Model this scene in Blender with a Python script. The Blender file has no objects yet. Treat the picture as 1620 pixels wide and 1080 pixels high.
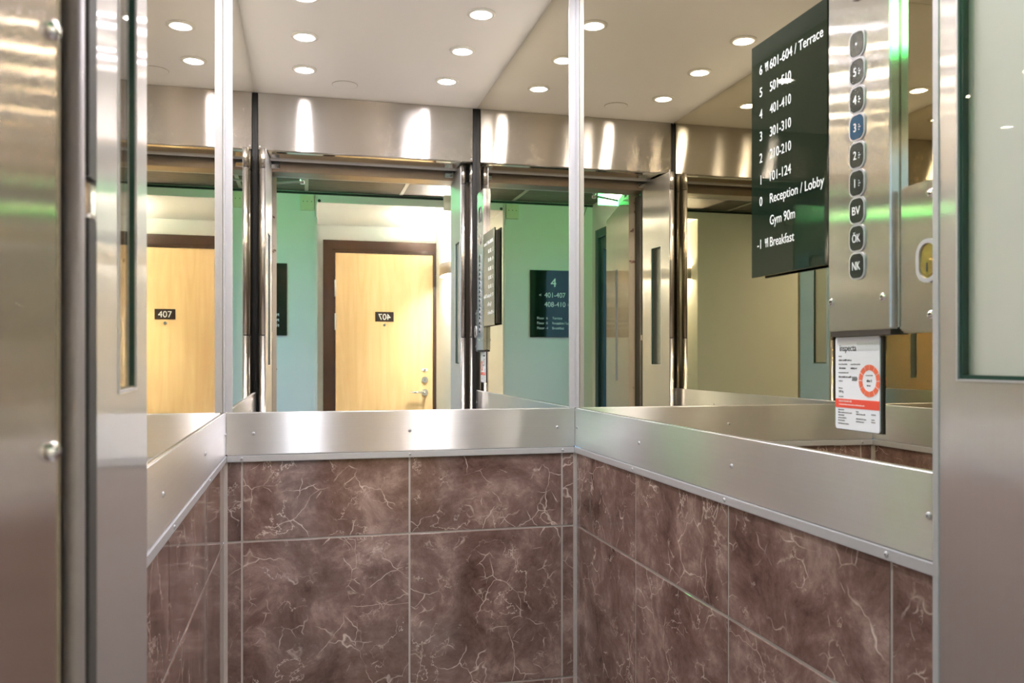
import bpy, bmesh, math, random
from mathutils import Matrix, Vector
random.seed(7)
S = bpy.context.scene
COL = S.collection
R = math.radians

# ------------------------------------------------------------------ camera
cam_d = bpy.data.cameras.new('camera')
cam = bpy.data.objects.new('camera', cam_d)
COL.objects.link(cam)
CX, CY, CZ = 0.1852, -0.793, 1.19
cam.location = (CX, CY, CZ)
cam.rotation_euler = (R(90), 0, R(-13.95))
cam_d.sensor_width = 36
cam_d.lens = 1324.4 / 1620 * 36
cam_d.shift_y = 27.8 / 1620
cam_d.clip_start = 0.01
cam_d.dof.use_dof = True
cam_d.dof.focus_distance = 2.2
cam_d.dof.aperture_fstop = 10
S.camera = cam

# ------------------------------------------------------------------ world (blue dusk sky, seen only through the glazed door)
w = bpy.data.worlds.new('sky')
S.world = w
w.use_nodes = True
bg = w.node_tree.nodes['Background']
bg.inputs['Color'].default_value = (0.20, 0.45, 0.75, 1)
bg.inputs['Strength'].default_value = 4.0

# ------------------------------------------------------------------ exposure
S.view_settings.view_transform = 'Standard'
S.view_settings.look = 'None'
S.view_settings.gamma = 1
S.view_settings.use_curve_mapping = False
S.view_settings.exposure = 0.0
cy = S.cycles
cy.max_bounces = 14
cy.glossy_bounces = 12
cy.diffuse_bounces = 5
cy.transmission_bounces = 8
cy.transparent_max_bounces = 12
cy.blur_glossy = 1.0
cy.sample_clamp_indirect = 70.0
cy.caustics_reflective = True
cy.caustics_refractive = False
cy.use_denoising = True
LAMP = 40.0           # visible face of the cabin downlights
BEAM = 4.05           # their beam, watts
SCONCE = 1050.0
EXIT = 33.0
HALL_FILL = 205.0  # strength of the unseen fill lamps added in the corridor

# ------------------------------------------------------------------ sizes
W, D = 0.88, 1.3023
ZC = 2.227            # cabin ceiling
ZH = 2.0045           # underside of header
ZRT, ZRB, ZTB = 1.063, 0.9608, 0.9447
ZJ1, ZJ2 = 0.754, 0.357
CZL = 2.263           # corridor ceiling
YG = -2.12            # corridor far wall
YD = -3.033           # wall with door 407
XN0, XN1 = 0.268, 1.17
XL = -0.372           # corridor left wall
ZN = 2.196            # niche soffit

# ------------------------------------------------------------------ materials
def mat(name):
    m = bpy.data.materials.new(name)
    m.use_nodes = True
    nt = m.node_tree
    return m, nt, nt.nodes, nt.links, nt.nodes['Principled BSDF']

def simple(name, col, rough=0.5, metal=0.0, spec=0.5, noise=0.0, scale=20.0, bump=0.0):
    m, nt, N, L, b = mat(name)
    b.inputs['Base Color'].default_value = (*col, 1)
    b.inputs['Roughness'].default_value = rough
    b.inputs['Metallic'].default_value = metal
    b.inputs['Specular IOR Level'].default_value = spec
    if noise or bump:
        tc = N.new('ShaderNodeTexCoord')
        n = N.new('ShaderNodeTexNoise')
        n.inputs['Scale'].default_value = scale
        n.inputs['Detail'].default_value = 5
        L.new(tc.outputs['Object'], n.inputs['Vector'])
        if noise:
            mx = N.new('ShaderNodeMix'); mx.data_type = 'RGBA'
            mx.inputs['A'].default_value = (*[c * (1 - noise) for c in col], 1)
            mx.inputs['B'].default_value = (*[min(1, c * (1 + noise)) for c in col], 1)
            L.new(n.outputs['Fac'], mx.inputs['Factor'])
            L.new(mx.outputs['Result'], b.inputs['Base Color'])
        if bump:
            bp = N.new('ShaderNodeBump')
            bp.inputs['Strength'].default_value = bump
            bp.inputs['Distance'].default_value = 0.002
            L.new(n.outputs['Fac'], bp.inputs['Height'])
            L.new(bp.outputs['Normal'], b.inputs['Normal'])
    return m

def emit(name, col, strength):
    m, nt, N, L, b = mat(name)
    b.inputs['Base Color'].default_value = (*col, 1)
    b.inputs['Emission Color'].default_value = (*col, 1)
    b.inputs['Emission Strength'].default_value = strength
    return m

def steel(name, col, wide, narrow, vertical_blur, wave=0.0, grain=0.03, haze=0.25):
    """brushed stainless: reflections smear across the grain (wide) and stay crisp along it (narrow); a little broad haze"""
    m, nt, N, L, b = mat(name)
    N.remove(b)
    out = N['Material Output']
    g = N.new('ShaderNodeBsdfAnisotropic'); g.distribution = 'GGX'
    g.inputs['Roughness'].default_value = (wide * narrow) ** 0.25
    g.inputs['Anisotropy'].default_value = 1 - (narrow / wide) ** 0.5
    g.inputs['Rotation'].default_value = 0.0 if vertical_blur else 0.25
    g2 = N.new('ShaderNodeBsdfAnisotropic'); g2.distribution = 'GGX'
    g2.inputs['Roughness'].default_value = 0.6
    tg = N.new('ShaderNodeTangent'); tg.direction_type = 'RADIAL'; tg.axis = 'Z'
    L.new(tg.outputs['Tangent'], g.inputs['Tangent'])
    tc = N.new('ShaderNodeTexCoord')
    mp = N.new('ShaderNodeMapping')
    mp.inputs['Scale'].default_value = (3, 3, 260) if vertical_blur else (260, 260, 3)
    L.new(tc.outputs['Object'], mp.inputs['Vector'])
    n = N.new('ShaderNodeTexNoise'); n.inputs['Scale'].default_value = 1; n.inputs['Detail'].default_value = 3
    L.new(mp.outputs['Vector'], n.inputs['Vector'])
    mx = N.new('ShaderNodeMix'); mx.data_type = 'RGBA'
    mx.inputs['A'].default_value = (*[c * (1 - grain) for c in col], 1)
    mx.inputs['B'].default_value = (*[min(1, c * (1 + grain)) for c in col], 1)
    L.new(n.outputs['Fac'], mx.inputs['Factor'])
    L.new(mx.outputs['Result'], g.inputs['Color']); L.new(mx.outputs['Result'], g2.inputs['Color'])
    if wave:
        n3 = N.new('ShaderNodeTexNoise'); n3.inputs['Scale'].default_value = 7.0; n3.inputs['Detail'].default_value = 1
        L.new(tc.outputs['Object'], n3.inputs['Vector'])
        bp = N.new('ShaderNodeBump'); bp.inputs['Strength'].default_value = wave; bp.inputs['Distance'].default_value = 0.01
        L.new(n3.outputs['Fac'], bp.inputs['Height'])
        L.new(bp.outputs['Normal'], g.inputs['Normal'])
    ms = N.new('ShaderNodeMixShader'); ms.inputs['Fac'].default_value = haze
    L.new(g.outputs['BSDF'], ms.inputs[1]); L.new(g2.outputs['BSDF'], ms.inputs[2])
    L.new(ms.outputs['Shader'], out.inputs['Surface'])
    return m

def mirror(name, col):
    m, nt, N, L, b = mat(name)
    b.inputs['Metallic'].default_value = 1
    b.inputs['Roughness'].default_value = 0.0
    b.inputs['Base Color'].default_value = (*col, 1)
    return m

def clear_glass(name, tint):
    m, nt, N, L, b = mat(name)
    N.remove(b)
    out = N['Material Output']
    tr = N.new('ShaderNodeBsdfTransparent'); tr.inputs['Color'].default_value = (*tint, 1)
    gl = N.new('ShaderNodeBsdfGlossy'); gl.inputs['Roughness'].default_value = 0.0
    fr = N.new('ShaderNodeFresnel'); fr.inputs['IOR'].default_value = 1.5
    mx = N.new('ShaderNodeMixShader')
    ge = N.new('ShaderNodeNewGeometry')
    front = N.new('ShaderNodeMath'); front.operation = 'SUBTRACT'; front.inputs[0].default_value = 1.0
    L.new(ge.outputs['Backfacing'], front.inputs[1])
    fm = N.new('ShaderNodeMath'); fm.operation = 'MULTIPLY'
    L.new(fr.outputs['Fac'], fm.inputs[0]); L.new(front.outputs[0], fm.inputs[1])
    L.new(fm.outputs[0], mx.inputs['Fac'])
    L.new(tr.outputs['BSDF'], mx.inputs[1]); L.new(gl.outputs['BSDF'], mx.inputs[2])
    L.new(mx.outputs['Shader'], out.inputs['Surface'])
    return m

def marble():
    m, nt, N, L, b = mat('brown_marble_tile')
    tc = N.new('ShaderNodeTexCoord')
    geo = N.new('ShaderNodeNewGeometry')
    off = N.new('ShaderNodeVectorMath'); off.operation = 'SCALE'
    off.inputs[0].default_value = (7.3, 11.9, 5.1)
    L.new(geo.outputs['Random Per Island'], off.inputs['Scale'])
    add = N.new('ShaderNodeVectorMath'); add.operation = 'ADD'
    L.new(tc.outputs['Object'], add.inputs[0]); L.new(off.outputs['Vector'], add.inputs[1])
    P = add.outputs['Vector']
    def noise(scale, detail, rough=0.55, dist=0.0, src=P):
        n = N.new('ShaderNodeTexNoise')
        n.inputs['Scale'].default_value = scale; n.inputs['Detail'].default_value = detail
        n.inputs['Roughness'].default_value = rough; n.inputs['Distortion'].default_value = dist
        L.new(src, n.inputs['Vector']); return n
    n1 = noise(7.5, 13, 0.74, 0.35)
    cr = N.new('ShaderNodeValToRGB')
    e = cr.color_ramp.elements
    e[0].position = 0.34; e[0].color = (0.082, 0.043, 0.035, 1)
    e[1].position = 0.70; e[1].color = (0.42, 0.31, 0.28, 1)
    k = e.new(0.52); k.color = (0.200, 0.128, 0.112, 1)
    L.new(n1.outputs['Fac'], cr.inputs['Fac'])
    def ridge(scale, detail, dist, width, mscale, m0, m1):
        n = noise(scale, detail, 0.6, dist)
        s_ = N.new('ShaderNodeMath'); s_.operation = 'SUBTRACT'; s_.inputs[1].default_value = 0.5
        L.new(n.outputs['Fac'], s_.inputs[0])
        ab = N.new('ShaderNodeMath'); ab.operation = 'ABSOLUTE'; L.new(s_.outputs[0], ab.inputs[0])
        r = N.new('ShaderNodeMapRange')
        r.inputs['From Min'].default_value = 0.0; r.inputs['From Max'].default_value = width
        r.inputs['To Min'].default_value = 1; r.inputs['To Max'].default_value = 0
        L.new(ab.outputs[0], r.inputs['Value'])
        nm = noise(mscale, 4)
        rm = N.new('ShaderNodeMapRange')
        rm.inputs['From Min'].default_value = m0; rm.inputs['From Max'].default_value = m1
        L.new(nm.outputs['Fac'], rm.inputs['Value'])
        mu = N.new('ShaderNodeMath'); mu.operation = 'MULTIPLY'
        L.new(r.outputs['Result'], mu.inputs[0]); L.new(rm.outputs['Result'], mu.inputs[1])
        return mu.outputs[0]
    v1 = ridge(3.6, 7, 0.25, 0.0045, 5.0, 0.52, 0.64)
    v2 = ridge(8.5, 6, 0.30, 0.0070, 9.0, 0.52, 0.64)
    # short straight cracks: cell edges seen through a patchy mask
    nw = noise(5.0, 4, 0.6)
    sub = N.new('ShaderNodeVectorMath'); sub.operation = 'SUBTRACT'; sub.inputs[1].default_value = (0.5, 0.5, 0.5)
    L.new(nw.outputs['Color'], sub.inputs[0])
    sc = N.new('ShaderNodeVectorMath'); sc.operation = 'SCALE'; sc.inputs['Scale'].default_value = 0.12
    L.new(sub.outputs['Vector'], sc.inputs[0])
    ad2 = N.new('ShaderNodeVectorMath'); ad2.operation = 'ADD'
    L.new(P, ad2.inputs[0]); L.new(sc.outputs['Vector'], ad2.inputs[1])
    def crack(scale, width, mscale, m0, m1):
        v = N.new('ShaderNodeTexVoronoi'); v.feature = 'DISTANCE_TO_EDGE'; v.inputs['Scale'].default_value = scale
        L.new(ad2.outputs['Vector'], v.inputs['Vector'])
        r = N.new('ShaderNodeMapRange')
        r.inputs['From Min'].default_value = 0.0; r.inputs['From Max'].default_value = width
        r.inputs['To Min'].default_value = 1; r.inputs['To Max'].default_value = 0
        L.new(v.outputs['Distance'], r.inputs['Value'])
        nm = noise(mscale, 3)
        rm = N.new('ShaderNodeMapRange')
        rm.inputs['From Min'].default_value = m0; rm.inputs['From Max'].default_value = m1
        L.new(nm.outputs['Fac'], rm.inputs['Value'])
        mu = N.new('ShaderNodeMath'); mu.operation = 'MULTIPLY'
        L.new(r.outputs['Result'], mu.inputs[0]); L.new(rm.outputs['Result'], mu.inputs[1])
        return mu.outputs[0]
    v3 = crack(9.0, 0.013, 8.0, 0.51, 0.62)
    v4 = crack(21.0, 0.030, 14.0, 0.54, 0.66)
    mx34 = N.new('ShaderNodeMath'); mx34.operation = 'MAXIMUM'
    L.new(v3, mx34.inputs[0]); L.new(v4, mx34.inputs[1])
    mx2 = N.new('ShaderNodeMath'); mx2.operation = 'MAXIMUM'
    L.new(v2, mx2.inputs[0]); L.new(mx34.outputs[0], mx2.inputs[1])
    v2 = mx2.outputs[0]
    mxv = N.new('ShaderNodeMath'); mxv.operation = 'MAXIMUM'
    L.new(v1, mxv.inputs[0]); L.new(v2, mxv.inputs[1])
    mx = N.new('ShaderNodeMix'); mx.data_type = 'RGBA'
    mx.inputs['B'].default_value = (0.72, 0.60, 0.54, 1)
    L.new(cr.outputs['Color'], mx.inputs['A'])
    ml = N.new('ShaderNodeMath'); ml.operation = 'MULTIPLY'; ml.inputs[1].default_value = 0.85
    L.new(mxv.outputs[0], ml.inputs[0])
    L.new(ml.outputs[0], mx.inputs['Factor'])
    L.new(mx.outputs['Result'], b.inputs['Base Color'])
    b.inputs['Roughness'].default_value = 0.07
    b.inputs['Specular IOR Level'].default_value = 0.7
    return m

def wood(name, c1, c2):
    m, nt, N, L, b = mat(name)
    tc = N.new('ShaderNodeTexCoord'); mp = N.new('ShaderNodeMapping')
    mp.inputs['Scale'].default_value = (9, 9, 0.9)
    L.new(tc.outputs['Object'], mp.inputs['Vector'])
    n = N.new('ShaderNodeTexNoise'); n.inputs['Scale'].default_value = 1.4; n.inputs['Detail'].default_value = 6; n.inputs['Distortion'].default_value = 1.4
    L.new(mp.outputs['Vector'], n.inputs['Vector'])
    cr = N.new('ShaderNodeValToRGB')
    cr.color_ramp.elements[0].position = 0.3; cr.color_ramp.elements[0].color = (*c1, 1)
    cr.color_ramp.elements[1].position = 0.7; cr.color_ramp.elements[1].color = (*c2, 1)
    L.new(n.outputs['Fac'], cr.inputs['Fac'])
    L.new(cr.outputs['Color'], b.inputs['Base Color'])
    b.inputs['Roughness'].default_value = 0.38
    return m

def rusty_paint():
    m, nt, N, L, b = mat('chipped_beige_paint')
    tc = N.new('ShaderNodeTexCoord')
    n = N.new('ShaderNodeTexNoise'); n.inputs['Scale'].default_value = 22; n.inputs['Detail'].default_value = 4
    L.new(tc.outputs['Object'], n.inputs['Vector'])
    cr = N.new('ShaderNodeValToRGB')
    cr.color_ramp.elements[0].position = 0.66; cr.color_ramp.elements[0].color = (0.40, 0.34, 0.25, 1)
    cr.color_ramp.elements[1].position = 0.70; cr.color_ramp.elements[1].color = (0.13, 0.06, 0.03, 1)
    L.new(n.outputs['Fac'], cr.inputs['Fac'])
    L.new(cr.outputs['Color'], b.inputs['Base Color'])
    b.inputs['Roughness'].default_value = 0.5
    return m

def ceiling_tiles():
    """dark board tiles with a light metal grid, 0.6 m module"""
    m, nt, N, L, b = mat('dark_ceiling_tiles')
    tc = N.new('ShaderNodeTexCoord')
    mp = N.new('ShaderNodeMapping'); mp.inputs['Scale'].default_value = (3, 24, 3)
    L.new(tc.outputs['Object'], mp.inputs['Vector'])
    n = N.new('ShaderNodeTexNoise'); n.inputs['Scale'].default_value = 3; n.inputs['Detail'].default_value = 8
    n.inputs['Roughness'].default_value = 0.7
    L.new(mp.outputs['Vector'], n.inputs['Vector'])
    cr = N.new('ShaderNodeValToRGB')
    cr.color_ramp.elements[0].position = 0.35; cr.color_ramp.elements[0].color = (0.055, 0.042, 0.034, 1)
    cr.color_ramp.elements[1].position = 0.7; cr.color_ramp.elements[1].color = (0.17, 0.135, 0.115, 1)
    L.new(n.outputs['Fac'], cr.inputs['Fac'])
    L.new(cr.outputs['Color'], b.inputs['Base Color'])
    b.inputs['Roughness'].default_value = 0.45
    return m

M = {}
M['steel_h'] = steel('brushed_steel_across', (0.66, 0.62, 0.575), 0.42, 0.011, True, haze=0.08)
M['rail'] = steel('brushed_rail_steel', (0.82, 0.815, 0.83), 0.40, 0.022, True, haze=0.12)
M['steel_leaf'] = steel('brushed_leaf_steel', (0.90, 0.89, 0.91), 0.10, 0.004, False, wave=0.018, haze=0.32)
M['steel_v'] = steel('brushed_steel_upright', (0.80, 0.80, 0.79), 0.10, 0.0035, False, wave=0.022, haze=0.06)
M['steel_door'] = steel('worn_door_steel', (0.80, 0.73, 0.69), 0.10, 0.004, False, wave=0.04, haze=0.12)
M['tube'] = steel('polished_steel_tube', (0.66, 0.62, 0.57), 0.03, 0.03, True)
M['polish'] = simple('polished_steel', (0.70, 0.67, 0.63), 0.07, 1.0, noise=0.03)
M['chrome'] = simple('chrome', (0.82, 0.82, 0.82), 0.08, 1.0, noise=0.02)
M['brass'] = simple('brass', (0.72, 0.55, 0.25), 0.22, 1.0, noise=0.06)
M['alu'] = simple('satin_aluminium', (0.50, 0.505, 0.53), 0.40, 0.35, noise=0.03, scale=60)
M['grout'] = simple('joint_profile', (0.52, 0.48, 0.46), 0.35, 0.35, noise=0.10, scale=50)
M['marble'] = marble()
M['mirror_back'] = mirror('silver_mirror', (0.91, 0.90, 0.885))
M['mirror_side'] = mirror('bronze_mirror', (0.68, 0.63, 0.49))
M['ceil'] = simple('white_ceiling_board', (0.82, 0.805, 0.815), 0.45, noise=0.01)
M['black'] = simple('black_rubber', (0.006, 0.006, 0.006), 0.6, noise=0.1)
M['darkgap'] = simple('dark_gap_and_backing', (0.035, 0.028, 0.022), 0.55, noise=0.15)
M['lens'] = emit('lit_lamp_lens', (0.99, 0.955, 1.0), LAMP)
M['wall'] = simple('white_wall_paint', (0.74, 0.75, 0.71), 0.6, noise=0.02, scale=8, bump=0.03)
M['floor_car'] = simple('cabin_vinyl', (0.36, 0.32, 0.31), 0.35, noise=0.15, scale=60)
M['floor_hall'] = simple('hall_carpet', (0.27, 0.24, 0.25), 0.85, noise=0.18, scale=90, bump=0.2)
M['hallceil'] = ceiling_tiles()
M['grid'] = simple('ceiling_grid_metal', (0.55, 0.52, 0.48), 0.4, 0.3, noise=0.03)
M['oak'] = wood('pale_birch_veneer', (0.70, 0.46, 0.22), (0.80, 0.57, 0.30))
M['browntrim'] = simple('dark_brown_gloss_paint', (0.060, 0.030, 0.020), 0.22, noise=0.12, scale=14)
M['plate'] = simple('dark_brown_plate', (0.035, 0.016, 0.010), 0.3, noise=0.05)
M['white'] = simple('white_print', (0.88, 0.90, 0.92), 0.4, noise=0.01)
M['palewhite'] = simple('white_plastic', (0.72, 0.71, 0.68), 0.45, noise=0.02)
M['blackglass'] = simple('black_glass', (0.010, 0.020, 0.012), 0.02, spec=0.6, noise=0.02)
M['glass'] = clear_glass('clear_glass', (0.98, 0.987, 0.98))
M['glassedge'] = simple('dark_green_glass_edge', (0.02, 0.06, 0.045), 0.2, noise=0.05)
M['button'] = simple('dark_button_plastic', (0.020, 0.022, 0.018), 0.25, noise=0.05)
M['button_blue'] = simple('blue_button_plastic', (0.010, 0.060, 0.125), 0.25, noise=0.05)
M['bead'] = simple('pale_braille_print', (0.62, 0.66, 0.70), 0.4, noise=0.02)
M['paper'] = simple('white_card', (0.78, 0.81, 0.88), 0.35, noise=0.01)
M['paperband'] = simple('grey_card_band', (0.62, 0.66, 0.70), 0.4, noise=0.01)
M['red'] = simple('coral_red_print', (0.80, 0.085, 0.05), 0.4, noise=0.03)
M['orange'] = simple('orange_print', (0.82, 0.16, 0.075), 0.4, noise=0.03)
M['ink'] = simple('black_ink', (0.02, 0.022, 0.03), 0.5, noise=0.05)
M['rusty'] = rusty_paint()
M['exit'] = emit('lit_exit_face', (0.45, 1.0, 0.55), EXIT)
M['exitgreen'] = emit('lit_green_exit_face', (0.06, 0.9, 0.22), EXIT)
M['sconceglow'] = emit('lit_sconce_bulb', (1.0, 0.95, 0.86), SCONCE)
M['sconceshell'] = simple('brushed_bronze_shell', (0.48, 0.40, 0.34), 0.35, 0.6, noise=0.06)
M['fill_lens'] = emit('lit_fill_lamp', (1.0, 0.91, 0.80), HALL_FILL)  # glow of the added corridor fill lamps
M['teal'] = simple('dark_teal_frame_paint', (0.015, 0.045, 0.055), 0.3, noise=0.08)
M['boxplastic'] = simple('yellowed_plastic', (0.66, 0.66, 0.46), 0.45, noise=0.03)
M['outside'] = simple('dark_outside_ground', (0.03, 0.04, 0.04), 0.9, noise=0.2, scale=3)
M['darksteel'] = simple('dark_painted_steel', (0.060, 0.059, 0.058), 0.6, 0.0, 0.25, noise=0.08)
M['beadsteel'] = simple('dull_lilac_bead_steel', (0.27, 0.245, 0.255), 0.45, 0.3, noise=0.05)
M['brownsteel'] = simple('brown_tinted_steel', (0.34, 0.28, 0.22), 0.30, 0.8, noise=0.08)

# ------------------------------------------------------------------ mesh helpers
def new_bm():
    return bmesh.new()

def box(bm, x0, x1, y0, y1, z0, z1, mi=0):
    vs = [bm.verts.new((x, y, z)) for x in (x0, x1) for y in (y0, y1) for z in (z0, z1)]
    idx = [(0, 1, 3, 2), (4, 6, 7, 5), (0, 4, 5, 1), (2, 3, 7, 6), (0, 2, 6, 4), (1, 5, 7, 3)]
    fs = []
    for q in idx:
        f = bm.faces.new([vs[i] for i in q]); f.material_index = mi; fs.append(f)
    return vs

def bbox(x0, x1, y0, y1, z0, z1, bev=0.0, seg=2):
    bm = new_bm(); box(bm, min(x0, x1), max(x0, x1), min(y0, y1), max(y0, y1), min(z0, z1), max(z0, z1))
    if bev:
        bmesh.ops.bevel(bm, geom=bm.edges[:], offset=bev, segments=seg, affect='EDGES')
    return bm

def cyl(bm, p, axis, r, h, seg=24, r2=None, dome=0.0):
    """cylinder from p along axis ('x','y','z' or Vector), height h"""
    ax = Vector({'x': (1, 0, 0), 'y': (0, 1, 0), 'z': (0, 0, 1)}[axis] if isinstance(axis, str) else axis).normalized()
    r2 = r if r2 is None else r2
    rot = Vector((0, 0, 1)).rotation_difference(ax).to_matrix().to_4x4()
    mt = Matrix.Translation(Vector(p)) @ rot
    rings = [(r, 0.0)]
    if dome:
        for k in range(0, 5):
            a = k / 5 * math.pi / 2
            rings.append((r * math.cos(a), h + dome * math.sin(a)))
    else:
        rings.append((r2, h))
    prev = None
    for rr, z in rings:
        ring = [bm.verts.new(mt @ Vector((rr * math.cos(2 * math.pi * i / seg), rr * math.sin(2 * math.pi * i / seg), z))) for i in range(seg)]
        if prev:
            for i in range(seg):
                f = bm.faces.new((prev[i], prev[(i + 1) % seg], ring[(i + 1) % seg], ring[i])); f.smooth = True
        else:
            bm.faces.new(ring[::-1])
        prev = ring
    if dome:
        top = bm.verts.new(mt @ Vector((0, 0, h + dome)))
        for i in range(seg):
            f = bm.faces.new((prev[i], prev[(i + 1) % seg], top)); f.smooth = True
    else:
        bm.faces.new(prev)
    return bm

def tube(bm, pts, r, seg=10):
    for a, b in zip(pts[:-1], pts[1:]):
        a, b = Vector(a), Vector(b)
        cyl(bm, a, b - a, r, (b - a).length, seg)
    return bm

def annulus(bm, c, axis, r0, r1, h, seg=40):
    ax = {'x': Vector((1, 0, 0)), '-x': Vector((-1, 0, 0)), 'z': Vector((0, 0, 1)), '-z': Vector((0, 0, -1)), 'y': Vector((0, 1, 0))}[axis]
    mt = Matrix.Translation(Vector(c)) @ Vector((0, 0, 1)).rotation_difference(ax).to_matrix().to_4x4()
    prof = [(r0, 0), (r1, 0), (r1, h * 0.6), (r1 - (r1 - r0) * 0.25, h), (r0, h)]
    rings = [[bm.verts.new(mt @ Vector((rr * math.cos(2 * math.pi * i / seg), rr * math.sin(2 * math.pi * i / seg), z))) for i in range(seg)] for rr, z in prof]
    for k in range(len(rings)):
        A, B = rings[k], rings[(k + 1) % len(rings)]
        for i in range(seg):
            bm.faces.new((A[i], A[(i + 1) % seg], B[(i + 1) % seg], B[i])).smooth = True
    return bm

MW = {}
def link(name, bm, mats, parent=None, local=False):
    me = bpy.data.meshes.new(name)
    if parent is not None and not local:
        bm.transform(MW[parent.name].inverted())
    bmesh.ops.recalc_face_normals(bm, faces=bm.faces[:])
    bm.to_mesh(me); bm.free()
    for m in (mats if isinstance(mats, (list, tuple)) else [mats]):
        me.materials.append(M[m] if isinstance(m, str) else m)
    o = bpy.data.objects.new(name, me); COL.objects.link(o)
    if parent is not None:
        o.parent = parent
        MW[o.name] = MW[parent.name]
    else:
        MW[o.name] = Matrix.Identity(4)
    return o

def tag(o, label, cat, group=None):
    o['label'] = label; o['category'] = cat
    if group: o['group'] = group
    return o

def thing(name, label, cat, loc=(0, 0, 0), rz=0.0, group=None):
    o = bpy.data.objects.new(name, None); COL.objects.link(o)
    o.location = loc; o.rotation_euler = (0, 0, rz); o.empty_display_size = 0.05
    MW[o.name] = Matrix.Translation(loc) @ Matrix.Rotation(rz, 4, 'Z')
    return tag(o, label, cat, group)

def struct(name, bm, mats):
    o = link(name, bm, mats); o['kind'] = 'structure'; return o

def solo(name, bm, mats, label, cat, group=None):
    return tag(link(name, bm, mats), label, cat, group)

def text_bm(body, height, width, origin, face, align='LEFT', depth=0.0004):
    """lettering as mesh. face: '-x' (on the right wall) or '+y' (on the corridor walls). height = cap height; width None keeps the font's."""
    cu = bpy.data.curves.new('t', 'FONT')
    cu.body = body; cu.size = 1.0; cu.extrude = 0.0
    cu.align_x = 'LEFT'
    ob = bpy.data.objects.new('t', cu); COL.objects.link(ob)
    bpy.context.view_layer.update()
    dg = bpy.context.evaluated_depsgraph_get()
    me = bpy.data.meshes.new_from_object(ob.evaluated_get(dg))
    bpy.data.objects.remove(ob); bpy.data.curves.remove(cu)
    bm = new_bm(); bm.from_mesh(me); bpy.data.meshes.remove(me)
    xs = [v.co.x for v in bm.verts]
    x0, x1 = min(xs), max(xs)
    s = height / 0.70
    sx = s * 0.86 if width is None else width / (x1 - x0)
    wd = (x1 - x0) * sx
    dx = {'LEFT': 0, 'CENTER': -wd / 2, 'RIGHT': -wd}[align]
    ex = bmesh.ops.extrude_face_region(bm, geom=bm.faces[:])
    for v in [g for g in ex['geom'] if isinstance(g, bmesh.types.BMVert)]:
        v.co.z += 1.0
    o = Vector(origin)
    for v in bm.verts:
        u = (v.co.x - x0) * sx + dx
        t = v.co.y * s
        dp = v.co.z * depth
        if face == '-x':
            v.co = (o.x - dp, o.y - u, o.z + t)
        else:
            v.co = (o.x - u, o.y + dp, o.z + t)
    return bm

def rrect_outline(w, h, r, seg=6, bulge=0.0):
    pts = []
    for cx, cz, a0 in ((w / 2 - r, h / 2 - r, 0), (-w / 2 + r, h / 2 - r, 90), (-w / 2 + r, -h / 2 + r, 180), (w / 2 - r, -h / 2 + r, 270)):
        for k in range(seg + 1):
            a = R(a0 + 90 * k / seg)
            x, z = cx + r * math.cos(a), cz + r * math.sin(a)
            x += bulge * math.copysign(1, x) * (1 - (2 * z / h) ** 2)
            z += bulge * math.copysign(1, z) * (1 - (2 * x / w) ** 2) if abs(2 * x / w) < 1 else 0
            pts.append((x, z))
    return pts

def extrude_outline(bm, pts, place):
    """pts outline 2D; place(u, v, t) -> 3D with t in 0..1"""
    a = [bm.verts.new(place(u, v, 0)) for u, v in pts]
    b = [bm.verts.new(place(u, v, 1)) for u, v in pts]
    n = len(pts)
    bm.faces.new(a[::-1]); bm.faces.new(b)
    for i in range(n):
        bm.faces.new((a[i], a[(i + 1) % n], b[(i + 1) % n], b[i]))
    return bm

def ring_outline(bm, outer, inner, place):
    A0 = [bm.verts.new(place(u, v, 0)) for u, v in outer]; A1 = [bm.verts.new(place(u, v, 1)) for u, v in outer]
    B0 = [bm.verts.new(place(u, v, 0)) for u, v in inner]; B1 = [bm.verts.new(place(u, v, 1)) for u, v in inner]
    n = len(outer)
    for i in range(n):
        j = (i + 1) % n
        bm.faces.new((A0[i], A0[j], A1[j], A1[i])); bm.faces.new((B0[i], B1[i], B1[j], B0[j]))
        bm.faces.new((A1[i], A1[j], B1[j], B1[i])); bm.faces.new((A0[i], B0[i], B0[j], A0[j]))
    return bm

def screw_bm(p, n, r=0.0042):
    """pan-head cross screw; p on the surface, n outward axis"""
    bm = new_bm(); n = Vector(n)
    cyl(bm, p, n, r, 0.0006, 16, dome=r * 0.45)
    return bm

def slot_bm(p, n, r=0.0042):
    n = Vector(n)
    u = Vector((0, 0, 1)); v = n.cross(u)
    bm = new_bm()
    top = Vector(p) + n * (0.0006 + r * 0.40)
    for a, b in ((u, v), (v, u)):
        for s in (1,):
            vs = []
            for su, sv, sn in [(i, j, k) for i in (-1, 1) for j in (-1, 1) for k in (-1, 1)]:
                vs.append(bm.verts.new(top + a * (su * r * 0.36) + b * (sv * r * 0.085) + n * (sn * r * 0.08)))
            for q in [(0, 1, 3, 2), (4, 6, 7, 5), (0, 4, 5, 1), (2, 3, 7, 6), (0, 2, 6, 4), (1, 5, 7, 3)]:
                bm.faces.new([vs[i] for i in q])
    return bm

def screw(parent, p, n, r=0.0042):
    s = link('screw', screw_bm(p, n, r), 'chrome' if r > 0.0045 else 'alu', parent)
    link('cross_slot', slot_bm(p, n, r), 'ink', s)
    return s

# ================================================================== THE CABIN SHELL
struct('floor', bbox(-0.02, W + 0.02, -0.02, D + 0.02, -0.04, 0.0), 'floor_car')
struct('ceiling', bbox(-0.02, W + 0.02, -0.02, D + 0.02, ZC, ZC + 0.04), 'ceil')

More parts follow.
